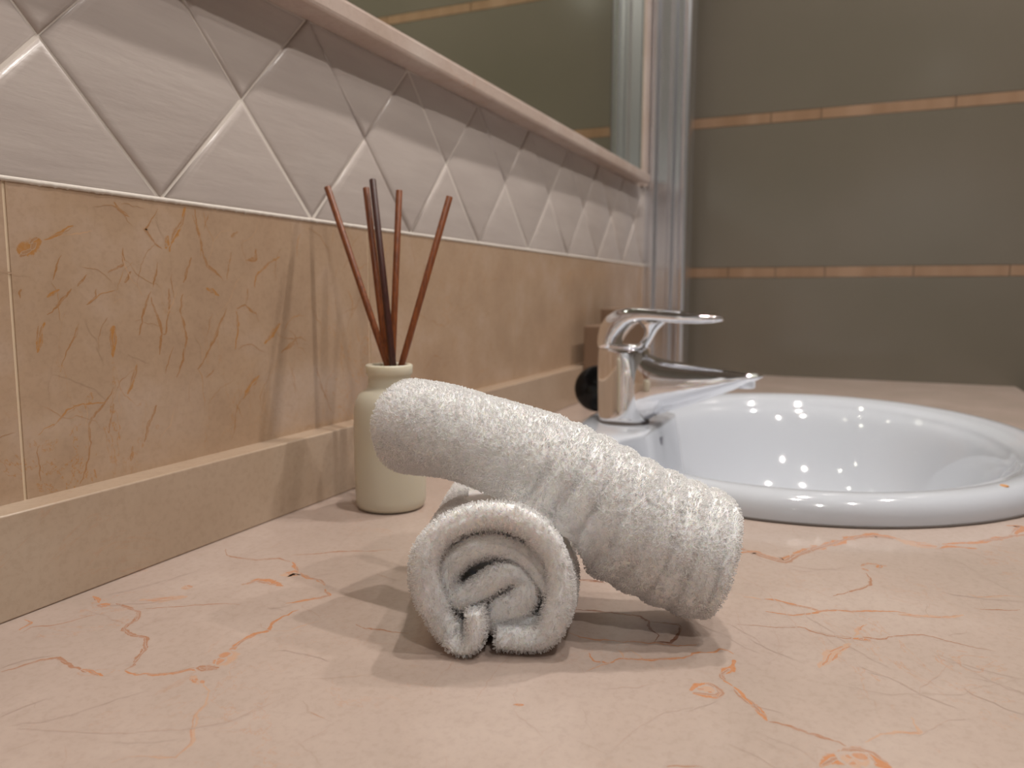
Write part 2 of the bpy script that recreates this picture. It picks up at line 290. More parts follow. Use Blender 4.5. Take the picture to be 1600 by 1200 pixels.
for r in range(0, 3):
    for k in range(-11, 10):
        cx = X0+k*PX+(PX/2 if r % 2 == 0 else 0); cz = ZB+r*dz+(.0008 if r == 1 else 0)
        # the grout lines run bottom vertex (X0+kP) to mid crossings, so cells centre between them
        poly = clip([(cx-dx, cz), (cx, cz-dz), (cx+dx, cz), (cx, cz+dz)], (ZB+.0012 if r != 1 else -9), (ZB+ZH if r != 1 else 9), -1.4, XF-.015)
        if not poly or len(poly) < 3: continue
        pts = [q for i, q in enumerate(poly) if (Vector(q)-Vector(poly[i-1])).length > 1e-4]
        if len(pts) < 3: continue
        tx, tz = rr.uniform(-.012, .012), rr.uniform(-.012, .012)
        rings = []
        for d, y in ((.0005, 0.001), (.0006, -.0012), (.0012, -.0022), (.0028, -.0031), (.0055, -.0036)):
            rings.append([(p.x, y+(tx*(p.x-cx)+tz*(p.y-cz) if y < -.001 else 0), p.y) for p in inset(pts, d)])
        n = len(pts); b = len(tm.v); tm.v += [v for q in rings for v in q]
        for i in range(len(rings)-1):
            for j in range(n): tm.f.append((b+i*n+j, b+i*n+(j+1) % n, b+(i+1)*n+(j+1) % n, b+(i+1)*n+j))
        tm.f.append(tuple(b+(len(rings)-1)*n+j for j in range(n)))
tm2 = MB(); tm2.box(-1.49, XF-.012, -.0016, .002, ZB, ZB+ZH-.0002); tag(tm2.build('trim_9', M['grout']), kind='structure')
o = tm.build('trim_1', M['whitetile'], smooth=True); tag(o, kind='structure')
# ragged bead of grout where the diamonds meet the marble
m = MB(); rg = []
for i in range(1200):
    x = -.1+i*1.69/1199; a = .0006+.0012*abs(random.gauss(0, .5))*(1 if i % 3 else .3); a = min(a, .0026)*.5; y = -.0042-random.uniform(0, .0004)
    rg.append([(x, -.002, ZB+.0022), (x, y, ZB+.0014), (x, y, ZB-a*.5), (x, -.0037, ZB-a-.0004), (x, -.002, ZB-a-.0004)])
m.loft(rg); tag(m.build('trim_10', M['grout'], smooth=True), kind='structure')
# marble tiles under the band
XG, TW = .2520, .3110
mt = MB(); k0 = -5
for k in range(-5, 6):
    x0 = XG+k*TW+.0009; x1 = min(XG+(k+1)*TW-.0009, XF-.001)
    if x1-x0 < .02: continue
    mt.box(x0, x1, -.0035, .002, 0.0505, ZB-.0008)
def wline(pts, w_, c): return (pts, w_, c)
WALL = list(WV); r3 = random.Random(11)
for i in range(330):
    x = r3.uniform(.10, 1.15); z = r3.uniform(.055, .21); 
    pts = [(x, z)]; a = math.radians(r3.choice([r3.uniform(55, 125), r3.uniform(55, 125), r3.uniform(20, 160)])); ln = r3.uniform(.006, .026)
    for q in range(r3.randint(3, 6)):
        a += r3.uniform(-.5, .5); x += math.cos(a)*ln/3; z += math.sin(a)*ln/3
        if not (.052 < z < .2135): break
        pts.append((x, z))
    if len(pts) < 3 or abs((pts[0][0]-XG) % TW) < .012 or abs((pts[0][0]-XG) % TW) > TW-.012: continue
    WALL.append(([(p[0]*1e4, p[1]*1e4) for p in pts], r3.uniform(10, 32), r3.choice('bbobpgg')))
gm = MB(); gm.box(-1.49, XF-.001, -.0029, .002, .0505, ZB-.0006); tag(gm.build('trim_8', simple('beige_joint', (.70, .56, .40), .7)), kind='structure')
o = stone('trim_2', mt.v, mt.f, WALL, lambda a, b, h: (a, -.0035-h, b), M['walltile'], 2.0, flip=True); tag(o, kind='structure')
# upstand
m = MB(); m.box(-1.49, XF-.001, -.022, -.0001, .0, .0526)
o = m.build('trim_3', M['skirt'], bevel=.0012); tag(o, kind='structure')
# ledge over the diamond band
m = MB(); xe = 1.437; prof = [(-.0001, ZB+ZH), (-.0245, ZB+ZH), (-.0262, ZB+ZH+.0008), (-.0268, ZB+ZH+.003), (-.0268, ZB+ZH+.0135), (-.0262, ZB+ZH+.0158), (-.0245, ZB+ZH+.0167), (-.0001, ZB+ZH+.0167)]
m.loft([[(x, y, z) for y, z in prof] for x in (-1.49, xe)])
o = m.build('trim_4', M['ledge'], smooth=False); tag(o, kind='structure')
# strip of stone beside the mirror
m = MB(); m.box(1.457, 1.487, -.010, -.0001, ZB+ZH, CEIL-.001); o = m.build('trim_5', M['ledge'], bevel=.001); tag(o, kind='structure')
# mirror
m = MB(); m.box(-1.45, 1.456, -.007, -.0001, ZB+ZH+.0168, 1.35)
o = m.build('wall_mirror', M['mirror'], origin=(0, -.003, ZB+ZH+.0168), bevel=.0008, seg=1); tag(o, 'large frameless wall mirror rising from the marble ledge above the diamond tiles', 'mirror')

# ---- far wall: taupe slabs and thin marble stripes
slab('wall_far', XF, XF+.1, -2.2, .0, -.85, CEIL, M['taupe'])
m = MB(); ys = [0]; 
z = -.85; rows = [(-.79, -.385), (-.365, -.091), (-.071, .193), (.213, .487), (.507, .781), (.801, 1.075), (1.095, 1.36), (1.38, 1.549)]
for z0, z1 in rows:
    for k in range(1):
        m.box(XF-.004, XF+.001, -2.199, -.0005, z0+.0004, z1-.0004)
o = m.build('trim_6', M['taupe'], bevel=.0005, seg=1); tag(o, kind='structure')
m = MB(); rs = random.Random(5)
for z in (-.375, -.081, .203, .497, .791, 1.085, 1.37):
    y = 0
    while y > -2.19:
        ln = rs.choice([.09, .15, .22, .28]); y2 = max(-2.199, y-ln); m.box(XF-.004, XF+.001, y2+.0006, y-.0006, z-.0096, z+.0096); y = y2
o = m.build('trim_7', M['stripe'], bevel=.0005, seg=1); tag(o, kind='structure')

# ---- aluminium upright of the shower screen
sec = [(1.500, -.0002), (1.500, -.010), (1.494, -.012), (1.494, -.022), (1.503, -.025), (1.503, -.046), (1.497, -.049), (1.497, -.055), (1.505, -.058), (1.505, -.068),
       (1.499, -.071), (1.496, -.077), (1.498, -.083), (1.505, -.087), (1.515, -.087), (1.520, -.083), (1.556, -.083), (1.556, -.0002)]
m = MB(); m.loft([[(x, y, z) for x, y in sec] for z in (.0005, 1.549)])
o = m.build('shower_screen_post', M['alu'], bevel=.0015, origin=(1.52, -.04, .0)); tag(o, 'tall fluted silver metal post standing in the corner by the mirror and far wall', 'metal post')

# ------------------------------------------------------------------ counter with the basin hole
SC = (.862, -.340); SA, SB = .305, .236
def ell(a, b, t, c=SC): return (c[0]+a*math.cos(t), c[1]+b*math.sin(t))
n = 144; cx0, cx1, cy0, cy1 = -1.49, XF-.0045, -.6516, -.0002
angs = sorted([2*math.pi*i/n for i in range(n)]+[math.atan2(y-SC[1], x-SC[0]) % (2*math.pi) for x in (cx0, cx1) for y in (cy0, cy1)])
vs = []; fs = []
for t in angs:
    dx_, dy_ = math.cos(t), math.sin(t); ks = []
    if abs(dx_) > 1e-9: ks.append(((cx1 if dx_ > 0 else cx0)-SC[0])/dx_)
    if abs(dy_) > 1e-9: ks.append(((cy1 if dy_ > 0 else cy0)-SC[1])/dy_)
    k = min(ks); rI = 1/math.sqrt((dx_/(SA-.012))**2+(dy_/(SB-.012))**2)
    hx, hy = SC[0]+dx_*rI, SC[1]+dy_*rI; ox, oy = SC[0]+dx_*k, SC[1]+dy_*k
    vs += [(hx, hy, 0), (ox, oy, 0), (ox, oy, -.03), (hx, hy, -.03)]
K = len(angs)
for i in range(K):
    j = (i+1) % K
    for q in range(4): fs.append((4*i+q, 4*i+(q+1) % 4, 4*j+(q+1) % 4, 4*j+q))
CW = list(CV); r4 = random.Random(23)
for i in range(300):
    x = r4.uniform(.13, .60); y = r4.uniform(-.62, -.03); pts = [(x, y)]; a = r4.uniform(-.9, .9)+r4.choice([0, math.pi])+.35; ln = r4.uniform(.004, .03) if i % 4 else r4.uniform(.03, .09)
    for q in range(4): a += r4.uniform(-.4, .4); x += math.cos(a)*ln/4; y += math.sin(a)*ln/4; pts.append((x, y))
    if any(((p[0]-SC[0])/(SA+.003))**2+((p[1]-SC[1])/(SB+.003))**2 < 1 or p[1] > -.0225 for p in pts): continue
    CW.append(([(p[0]*1e4, p[1]*1e4) for p in pts], r4.uniform(8, 22), 'f' if i % 9 else 'g'))
o = stone('marble_countertop', vs, fs, CW, lambda a, b, h: (a, b, h), M['counter'], 2.6)
bm = bmesh.new(); bm.from_mesh(o.data)
for f in bm.faces:
    if f.calc_center_median().z > -.001 and f.normal.z < 0: f.normal_flip()
bm.to_mesh(o.data); bm.free()
tag(o, 'pink cream marble countertop with rust coloured veins carrying towels and basin', 'countertop')

# ------------------------------------------------------------------ basin
basin = empty('washbasin', (SC[0], SC[1], 0)); tag(basin, 'oval white ceramic drop-in washbasin set in the marble countertop', 'washbasin')
n = 192; vs = []; fs = []; ring_list = []
FY, FX = -.157, .825      # tap centre
def smooth(a, b, x): t = min(1, max(0, (x-a)/(b-a))); return t*t*(3-2*t)
rings = 40
prof_o = [(0, .0006), (.0, .006), (.0012, .0115), (.0045, .0165), (.010, .0198), (.016, .0208), (.022, .0204), (.027, .0188)]   # inset, height of the rolled rim
for i in range(n):
    t = 2*math.pi*i/n; ex, ey = math.cos(t), math.sin(t)
    def pt(ins, z):
        return (SC[0]+(SA-ins)*ex, SC[1]+(SB-ins)*ey, z)
    colv = [pt(a, z) for a, z in prof_o]
    # inner lip: ellipse, pushed towards the bowl where the tap deck is
    ix, iy = SC[0]+(SA-.030)*ex, SC[1]+(SB-.030)*ey
    deck_y = -.199
    wgt = 1-smooth(.075, .125, abs(ix-FX-.01))
    lim = deck_y*wgt+(iy if wgt < 1 else 0)*(1-wgt) if iy > deck_y else iy
    iy2 = min(iy, iy*(1-wgt)+deck_y*wgt) if iy > SC[1] else iy
    wb = wgt if iy > SC[1] else 0
    for s_, zz in ((.25, .0176), (.5, .0160), (.75, .0140)):
        k2 = s_*.012/math.hypot(ix-SC[0], iy-SC[1]); colv.append((ix+(SC[0]-ix)*k2*(1-wb), iy+(SC[1]-iy)*k2*(1-wb)+.003*wb+(iy2-iy)*s_, zz+(.0188-zz)*wb))
    k2 = .012/math.hypot(ix-SC[0], iy-SC[1]); lipx, lipy = ix+(SC[0]-ix)*k2*(1-wb), iy2+(SC[1]-iy)*k2*(1-wb); colv.append((lipx, lipy+.0015*wb, .0118+(.0184-.0118)*wb))
    for q, (rf, z) in enumerate([(.008, .0092+.0076*wb), (.022, .0055+.0065*wb), (.05, .001), (.085, -.014), (.13, -.034), (.19, -.060), (.27, -.085), (.38, -.105), (.5, -.116), (.65, -.122), (.8, -.126), (.93, -.129)]):
        bx, by = SC[0], SC[1]-.03
        rf2 = rf*(1-.55*wgt*(1 if iy > SC[1] else 0)*(1-smooth(.2, .6, rf)))
        colv.append((lipx+(bx-lipx)*rf2, lipy+(by-lipy)*rf2, z))
    ring_list.append(colv)
m_ = len(ring_list[0]); vs = [p for c in ring_list for p in c]+[(SC[0], SC[1]-.03, -.130)]
for i in range(n):
    j = (i+1) % n
    for q in range(m_-1): fs.append((i*m_+q, j*m_+q, j*m_+q+1, i*m_+q+1))
    fs.append((i*m_+m_-1, j*m_+m_-1, n*m_))
o = mesh('bowl', vs, fs, M['ceramic'], basin, True)
bm = bmesh.new(); bm.from_mesh(o.data); bmesh.ops.recalc_face_normals(bm, faces=bm.faces)
if sum(f.normal.z*f.calc_area() for f in bm.faces) < 0:
    for f in bm.faces: f.normal_flip()
bm.to_mesh(o.data); bm.free()
md = o.modifiers.new('s', 'SUBSURF'); md.levels = 1; md.render_levels = 1
# dark sealant line
m = MB(); k = 180
rg = []
for i in range(k):
    t = 2*math.pi*i/k; rg.append([(*ell(SA+d+rng.uniform(-.0003, .0003)*(d > 0), SB+d, t), z) for d, z in ((-.0005, .0002), (.0014, .0002), (.0010, .0012), (-.0005, .0018))])
m.loft(rg+[rg[0]], close=False); tag(m.build('sealant_bead', M['seal'], basin, True), label='dark grimy sealant line under the rim')
# drain
m = MB(); m.lathe([(0, .003), (.018, .003), (.021, .001), (.022, -.001)], (SC[0], SC[1]-.03, -.1285)); tag(m.build('drain_plug', M['chrome'], basin, True), label='chrome drain plug')
from mathutils.bvhtree import BVHTree
bo = bpy.data.objects['bowl']; bv = BVHTree.FromPolygons([v.co for v in bo.data.vertices], [tuple(p.vertices) for p in bo.data.polygons])
hit = bv.ray_cast(Vector((.822, -.30, .0005))-basin.location, Vector((0, 1, 0)))[0]+basin.location
m = MB(); m.box(hit.x-.0035, hit.x+.0035, hit.y-.0012, hit.y+.0015, hit.z-.004, hit.z+.004); tag(m.build('printed_mark', M['mark'], basin, bevel=.0004), label='small grey printed square')
hit = bv.ray_cast(Vector((.655, -.4965, .10))-basin.location, Vector((0, 0, -1)))[0]+basin.location
m = MB(); m.lathe([(0, .0006), (.0016, .0005), (.0030, .0001), (.0034, -.0004)], hit, 12); tag(m.build('rust_spot', simple('rust_stain', (.5, .24, .08), .6), basin, True), label='tiny orange rust chip')

# ------------------------------------------------------------------ tap
tap = empty('basin_mixer_tap', (FX, FY, .0192)); tag(tap, 'chrome single lever mixer tap with open loop handle on the basin deck', 'tap')
def sup(y, z0, z1, hw, e, n=40, cx=FX):
    zc, hh = (z0+z1)/2, (z1-z0)/2; out = []
    for i in range(n):
        t = 2*math.pi*i/n; c, s_ = math.cos(t), math.sin(t)
        out.append((cx+hw*math.copysign(abs(c)**(2/e), c), y, zc+hh*math.copysign(abs(s_)**(2/e), s_)))
    return out
# body: vertical stations leaning into the spout
def ringz(z, yb, yf, hw, e=2.3, n=40):
    out = []; yc, ry = (yb+yf)/2, (yb-yf)/2
    for i in range(n):
        t = 2*math.pi*i/n; c, s_ = math.cos(t), math.sin(t)
        out.append((FX+hw*math.copysign(abs(c)**(2/e), c), yc+ry*math.copysign(abs(s_)**(2/e), s_), z))
    return out
m = MB()
m.loft([ringz(z, yb, yf, hw) for z, yb, yf, hw in [(.0195, -.1335, -.1850, .0245), (.0205, -.1320, -.1865, .0255), (.024, -.1315, -.1870, .0255), (.036, -.1305, -.1880, .0250), (.052, -.1298, -.1885, .0245),
        (.070, -.1295, -.1885, .0243), (.088, -.1298, -.1870, .0243), (.096, -.1302, -.1850, .0240), (.1000, -.1308, -.1840, .0236), (.1008, -.1325, -.182, .022)]])
o = m.build('body', M['chrome'], tap, True)
m = MB(); st = []
for y, z0, z1, hw, e in [(-.150, .034, .0925, .012, 2.4), (-.165, .0235, .0965, .018, 2.4), (-.178, .0215, .0970, .0215, 2.5), (-.186, .0215, .0945, .0225, 2.5), (-.194, .0270, .0915, .0228, 2.6), (-.204, .0310, .0890, .0226, 2.7), (-.216, .0360, .0872, .0222, 2.8), (-.230, .0412, .0860, .0217, 2.8),
        (-.246, .0472, .0852, .0212, 2.8), (-.262, .0540, .0842, .0206, 2.8), (-.278, .0610, .0830, .0198, 2.7), (-.292, .0685, .0815, .0185, 2.5), (-.301, .0722, .0802, .0165, 2.3), (-.306, .0752, .0786, .0120, 2.1)]:
    st.append(sup(y, z0, z1, hw, e))
m.loft(st); m.build('spout', M['chrome'], tap, True)
m = MB(); m.lathe([(0, -.0045), (.0085, -.0045), (.0095, -.0035), (.0095, .005)], (FX, -.289, .0675), 32); m.build('aerator', M['chrome'], tap, True)
m = MB(); m.lathe([(0, 0), (.0285, 0), (.0285, .0012), (.026, .0016), (0, .0016)], (FX, -.1592, .0188), 48); tag(m.build('base_gasket', M['seal'], tap, True), label='thin dark gasket under the tap body')
# lever: arch over the back, long flat loop, waisted front pillar, base plate
m = MB()
path = [((-.1320, .1016), (-.1530, .1016), .0232), ((-.1312, .1060), (-.1525, .1060), .0230), ((-.1312, .1150), (-.1560, .1120), .0226), ((-.1335, .1260), (-.1620, .1195), .0220), ((-.1400, .1360), (-.1690, .1262), .0212),
        ((-.1500, .1422), (-.1760, .1290), .0205), ((-.1630, .1450), (-.1850, .1300), .0200), ((-.1800, .1448), (-.1960, .1302), .0198), ((-.2000, .1435), (-.2060, .1296), .0196), ((-.2200, .1420), (-.2220, .1288), .0190),
        ((-.2400, .1405), (-.2400, .1288), .0175), ((-.2560, .1388), (-.2550, .1300), .0145), ((-.2650, .1370), (-.2640, .1320), .0095)]
st = []
for a, b, hw in path:
    a, b = Vector(a), Vector(b); c = (a+b)/2; d = (a-b)/2; rg = []
    for i in range(36):
        t = 2*math.pi*i/36; cc, ss = math.cos(t), math.sin(t); e = 3.2
        q = c+d*math.copysign(abs(ss)**(2/e), ss); rg.append((FX+hw*math.copysign(abs(cc)**(2/e), cc), q.x, q.y))
    st.append(rg)
m.loft(st)
st = []
for z, yb, yf, hw in [(.1016, -.1300, -.1850, .0232), (.1022, -.1300, -.1860, .0236), (.1045, -.1305, -.1860, .0236), (.1052, -.132, -.184, .022)]: st.append(ringz(z, yb, yf, hw))
m.loft(st)
st = []
for z, yb, yf, hw in [(.1030, -.1720, -.1855, .0185), (.1080, -.1775, -.1880, .0150), (.1145, -.1815, -.1915, .0125), (.1210, -.1820, -.1950, .0135), (.1270, -.1770, -.2010, .0165), (.1330, -.1700, -.2080, .0180)]: st.append(ringz(z, yb, yf, hw))
m.loft(st)
m.build('lever_handle', M['chrome'], tap, True)

# black disc behind the tap
m = MB(); m.lathe([(0, -.010), (.020, -.010), (.0255, -.0075), (.0275, -.002), (.0278, .0), (.0275, .002), (.0255, .0075), (.020, .0105), (0, .012)], (.872, -.1135, .0478), 64, (-.93, -.30, .10))
o = m.build('black_disc', M['black'], smooth=True, origin=(.872, -.1135, .0195)); tag(o, 'small round glossy black disc standing upright behind the chrome tap', 'disc')
# brown box in the corner
bx = empty('storage_box', (1.2, -.05, 0)); tag(bx, 'dark brown stepped box against the wall beyond the tap', 'box')
m = MB(); m.box(1.085, 1.30, -.062, -.0225, .0, .113); m.build('base', M['brown'], bx, bevel=.002)
m = MB(); m.box(1.165, 1.30, -.060, -.0225, .1132, .137); m.build('lid', M['brown'], bx, bevel=.002)

# ------------------------------------------------------------------ reed diffuser
BX, BY = .4800, -.0775
bot = empty('diffuser_bottle', (BX, BY, 0)); tag(bot, 'matt cream round bottle holding five reeds beside the wall upstand', 'bottle')
m = MB(); m.lathe([(0, .0004), (.0215, .0004), (.0242, .0012), (.0256, .0035), (.0262, .008), (.0266, .03), (.0266, .062), (.0262, .074), (.0250, .0805), (.0228, .0852), (.0195, .0880), (.0168, .0895), (.0158, .0915), (.0155, .096), (.0155, .1000),
        (.0168, .1004), (.0172, .1012), (.0172, .1066), (.0166, .1074), (.0140, .1074), (.0132, .1066), (.0130, .097), (.0130, .091), (.022, .083), (.0240, .074), (.0240, .006), (.02, .003), (0, .003)], (BX, BY, 0), 96)
m.build('bottle_body', M['bottle'], bot, True)
RE = [((.4850, -.0215, .2391), (.4790, -.0770, .1060), 'reed', 'leftmost reed, leaning towards the wall over the diamond tiles'),
      ((.4976, -.0477, .2387), (.4870, -.0710, .1060), 'reed', 'reddish reed second from left in the cream bottle'),
      ((.4950, -.0555, .2440), (.4740, -.0850, .1060), 'reed_dark', 'darkest and tallest reed standing in the cream bottle'),
      ((.5080, -.0705, .2369), (.4880, -.0750, .1060), 'reed', 'thin reed second from right in the cream bottle'),
      ((.5150, -.1100, .2312), (.4830, -.0860, .1060), 'reed', 'rightmost reed, leaning away to the right out of the bottle')]
for a, b, mk, lab in RE:
    a, b = Vector(a), Vector(b); d = (a-b).normalized()
    # carry on down into the bottle until the glass stops it
    t = 0
    while True:
        q = b-d*t
        lim = .0100 if q.z > .090 else .0200
        if math.hypot(q.x-BX, q.y-BY) > lim or q.z < .0052: break
        t += .001
    b2 = b-d*(t-.001); m = MB()
    L = (a-b2).length
    m.lathe([(0, 0), (.0021, 0), (.0025, .0006), (.0025, L-.0003), (.0023, L), (0, L)], b2, 16, d)
    o = m.build('diffuser_reed', M[mk], smooth=False, origin=b2, bevel=0)
    o.data.polygons.foreach_set('use_smooth', [True]*len(o.data.polygons)); tag(o, lab, 'reed')

# ------------------------------------------------------------------ towels
def cloth_sheet(path, half, axis_pts, frames, nv, vend0, vend1, edge):
    """thick ribbon `path` (local u,w) swept along the axis; returns outer+inner skins as a closed grid
       half: half thickness per path point, vend0/1: axis parameter where each path point starts/ends"""
def sweep_towel(strokes, axis, radial, nv=90, edge=.006):
    """strokes: list of (path Nx2, half N, s0 N, s1 N). axis(s)->(C,U,W,T) for s in metres; radial(s,u,w)->scaled (u,w)"""
    V, F, info = [], [], []
    for path, half, s0, s1 in strokes:
        path = np.asarray(path); n = len(path); T = np.gradient(path, axis=0); T /= np.linalg.norm(T, axis=1)[:, None]; Nn = np.c_[-T[:, 1], T[:, 0]]
        # cross profile along the sweep: (+side) s0..s1, rounded tip, (-side) s1..s0
        qs = []
        k = 7
        for i in range(k): a = math.pi/2*(i/(k-1)); qs.append((1-math.sin(a), math.cos(a)*0, 's0', a, +1))
        b0 = len(V); rowlen = 2*nv
        for i in range(n):
            h = half[i]; r = min(edge, h*1.0); L = s1[i]-s0[i]
            for side in (1, -1):
                rng_ = range(nv) if side == 1 else range(nv-1, -1, -1)
                for j in rng_:
                    x = j/(nv-1); 
                    # denser near both ends
                    x = .5-.5*math.cos(math.pi*x); s = s0[i]+L*x
                    d = min(s-s0[i], s1[i]-s); f = math.sqrt(max(0, 1-(1-min(1, d/edge))**2))
                    f = f if f > .04 else 0.0
                    u, w_ = path[i]+Nn[i]*side*h*f
                    u, w_ = radial(s, u, w_); C, U, W, A = axis(s)
                    V.append(C+U*u+W*w_)
        for i in range(n-1):
            for j in range(rowlen):
                a = b0+i*rowlen+j; b = b0+i*rowlen+(j+1) % rowlen; c = b+rowlen; d = a+rowlen; F.append((a, b, c, d))
        F.append(tuple(b0+j for j in range(rowlen))[::-1]); F.append(tuple(b0+(n-1)*rowlen+j for j in range(rowlen)))
    return np.array(V), F
def pile_from(obj, spacing, hgt, wid, rad, keep, seed=1, lean=None):
    """small yarn loops standing on the towel's skin"""
    me = obj.data; off = np.array(obj.matrix_basis.translation) if obj.parent is None else np.array(obj.parent.location)
    me.calc_loop_triangles(); nt = len(me.loop_triangles)
    tri = np.zeros(nt*3, np.int32); me.loop_triangles.foreach_get('vertices', tri); tri = tri.reshape(-1, 3)
    co = np.zeros(len(me.vertices)*3); me.vertices.foreach_get('co', co); co = co.reshape(-1, 3)+off
    a, b, c = co[tri[:, 0]], co[tri[:, 1]], co[tri[:, 2]]; cr = np.cross(b-a, c-a); ar = np.linalg.norm(cr, axis=1)/2; nn = cr/(2*ar[:, None]+1e-15)
    ok = (ar > 1e-12) & keep((a+b+c)/3, nn)
    a, b, c, ar, nn = a[ok], b[ok], c[ok], ar[ok], nn[ok]
    g = np.random.default_rng(seed); N_ = int(ar.sum()/spacing**2*1.6)
    id_ = g.choice(len(ar), N_, p=ar/ar.sum()); r1, r2_ = np.sqrt(g.random(N_)), g.random(N_)
    P = a[id_]*(1-r1)[:, None]+b[id_]*(r1*(1-r2_))[:, None]+c[id_]*(r1*r2_)[:, None]; Nn = nn[id_]
    # thin out so that no two loops sit on one another
    cell = spacing*.78; key = np.floor(P/cell).astype(np.int64); kk = key[:, 0]*73856093 ^ key[:, 1]*19349663 ^ key[:, 2]*83492791
    _, ix = np.unique(kk, return_index=True); P, Nn = P[ix], Nn[ix]; n = len(P)
    h = hgt*g.uniform(.7, 1.25, n); w_ = wid*g.uniform(.75, 1.25, n)
    t1 = np.cross(Nn, np.array([.3, .2, .9])+g.normal(0, .9, (n, 3))); t1 /= np.linalg.norm(t1, axis=1)[:, None]+1e-9
    ld = g.normal(0, .38, (n, 3))+np.array(lean if lean is not None else (0, 0, 0)); up_ = Nn+ld-Nn*(ld*Nn).sum(1)[:, None]*.5; up_ /= np.linalg.norm(up_, axis=1)[:, None]
    prof = np.array([(-.30, -.15), (-.46, .35), (-.42, .72), (-.16, .98), (.16, .98), (.42, .72), (.46, .35), (.30, -.15)])
    m_ = len(prof); tn = np.gradient(prof, axis=0); tn /= np.linalg.norm(tn, axis=1)[:, None]; pn = np.c_[-tn[:, 1], tn[:, 0]]
    bi = np.cross(t1, up_); bi /= np.linalg.norm(bi, axis=1)[:, None]+1e-9
    V = np.zeros((n, m_, 3, 3))
    tw = g.uniform(-.5, .5, n)
    for i in range(m_):
        c_ = P+t1*(prof[i, 0]*w_)[:, None]+up_*(prof[i, 1]*h)[:, None]+bi*(prof[i, 0]*tw*w_)[:, None]
        pd = t1*pn[i, 0]+up_*pn[i, 1]
        for k in range(3):
            al = 2*math.pi*k/3; V[:, i, k] = c_+(pd*math.cos(al)+bi*math.sin(al))*rad
    V = V.reshape(-1, 3); V[:, 2] = np.maximum(V[:, 2], .0003)
    base = np.array([(i*3+k, i*3+(k+1) % 3, (i+1)*3+(k+1) % 3, (i+1)*3+k) for i in range(m_-1) for k in range(3)])
    Fq = (base[None]+(np.arange(n)*m_*3)[:, None, None]).reshape(-1, 4)
    me2 = bpy.data.meshes.new('terry_pile'); V = V-off
    me2.vertices.add(len(V)); me2.vertices.foreach_set('co', V.ravel())
    me2.loops.add(Fq.size); me2.loops.foreach_set('vertex_index', Fq.ravel().astype(np.int32))
    me2.polygons.add(len(Fq)); me2.polygons.foreach_set('loop_start', np.arange(0, Fq.size, 4, dtype=np.int32))
    me2.update(calc_edges=True); me2.polygons.foreach_set('use_smooth', [True]*len(Fq)); me2.materials.append(M['pile'])
    o = bpy.data.objects.new('terry_pile', me2); col.objects.link(o); o.parent = obj.parent; tag(o, kind='stuff'); print('loops', n)
    return o
def fixn(o):
    bm = bmesh.new(); bm.from_mesh(o.data); bmesh.ops.recalc_face_normals(bm, faces=bm.faces); bm.to_mesh(o.data); bm.free()

axp = catmull([(.3590, -.1640, .0890), (.3500, -.2040, .0885), (.3460, -.2480, .0790), (.3520, -.2880, .0575), (.3640, -.3200, .0405), (.3720, -.3380, .0335)], 80)
# lower towel, its coiled end to the camera ------------------------------------------------------
K_ = 6.735e-5
def crop(pts): return np.array([((x-612)*K_, (1100-y)*K_*1.0) for x, y in pts])
outer = catmull(crop([(505, 800), (512, 930), (490, 1020), (425, 1062), (345, 1010), (270, 900), (215, 740), (180, 600), (195, 430), (290, 290), (440, 205), (610, 178), (780, 210), (920, 310), (1010, 450), (1050, 620), (1045, 780), (1000, 920), (930, 1005), (800, 1025), (640, 1020)]), 110)
inner = catmull(crop([(1000, 800), (985, 700), (930, 590), (860, 490), (740, 405), (600, 372), (455, 412), (345, 505), (292, 620), (318, 725), (420, 765), (540, 690), (660, 600), (775, 600), (820, 690), (775, 800), (670, 850), (650, 935), (770, 945), (860, 975)]), 110)
ou, iu = np.linspace(0, 1, 110), np.linspace(0, 1, 110)
LO_N = 110
LF = np.array([.2885, -.2530]); LA = math.radians(21.0); LT = np.array([math.cos(LA), math.sin(LA), 0]); LU = np.array([math.sin(LA), -math.cos(LA), 0])
LLEN = .150
def ax_low(s):
    C = np.array([LF[0]+LT[0]*s, LF[1]+LT[1]*s, .0005]); return C, LU, np.array([0, 0, 1.0]), LT
def rad_low(s, u, w_):
    t = smooth(.0, .030, s); kz = 1-.20*t; ku = 1+.07*smooth(0, .03, s)-.03*smooth(.06, .15, s)
    wob = .0012*math.sin(s*140+u*60)
    return u*ku+wob*.4, max(.0, w_*kz+wob*(w_ > .02))
g = np.random.default_rng(3)
def wob(n, k, a): return np.interp(np.arange(n), np.linspace(0, n-1, k), g.uniform(-a, a, k))
h_out = .0054+.0006*np.sin(ou*9); h_out[:22] = np.interp(ou[:22], [0, ou[4], ou[21]], [.0030, .0040, .0046])
h_in = np.full(110, .0058); h_in[:12] = np.linspace(.002, .0052, 12); h_in[82:] = .0066
lo_path = outer.copy(); lo_path[:, 1] -= (outer[:, 1]-h_out).min(); inner[:, 1] += .0015
s0o = .002+wob(110, 12, .0015)+np.where((ou < .2), -.004, 0)+.001
s0i = .008+wob(110, 14, .0015)
towel_low = empty('rolled_towel', (float(LF[0]), float(LF[1]), 0)); tag(towel_low, 'rolled white terry towel lying underneath, its coiled end facing the front', 'towel', 'rolled white hand towels')
core = catmull(crop([(330, 640), (420, 640), (520, 560), (640, 470), (760, 520), (880, 640), (880, 800), (850, 900)]), 60)
h_out[30:75] += .0009
V, F = sweep_towel([(lo_path, h_out, s0o, np.full(110, LLEN)+wob(110, 9, .002)), (inner, h_in, s0i, np.full(110, LLEN-.006)), (core, np.full(60, .0050), np.full(60, .032), np.full(60, LLEN-.010))], ax_low, rad_low, 64, .0055)
o = mesh('terry_cloth', V, F, M['terry'], towel_low, True); fixn(o)
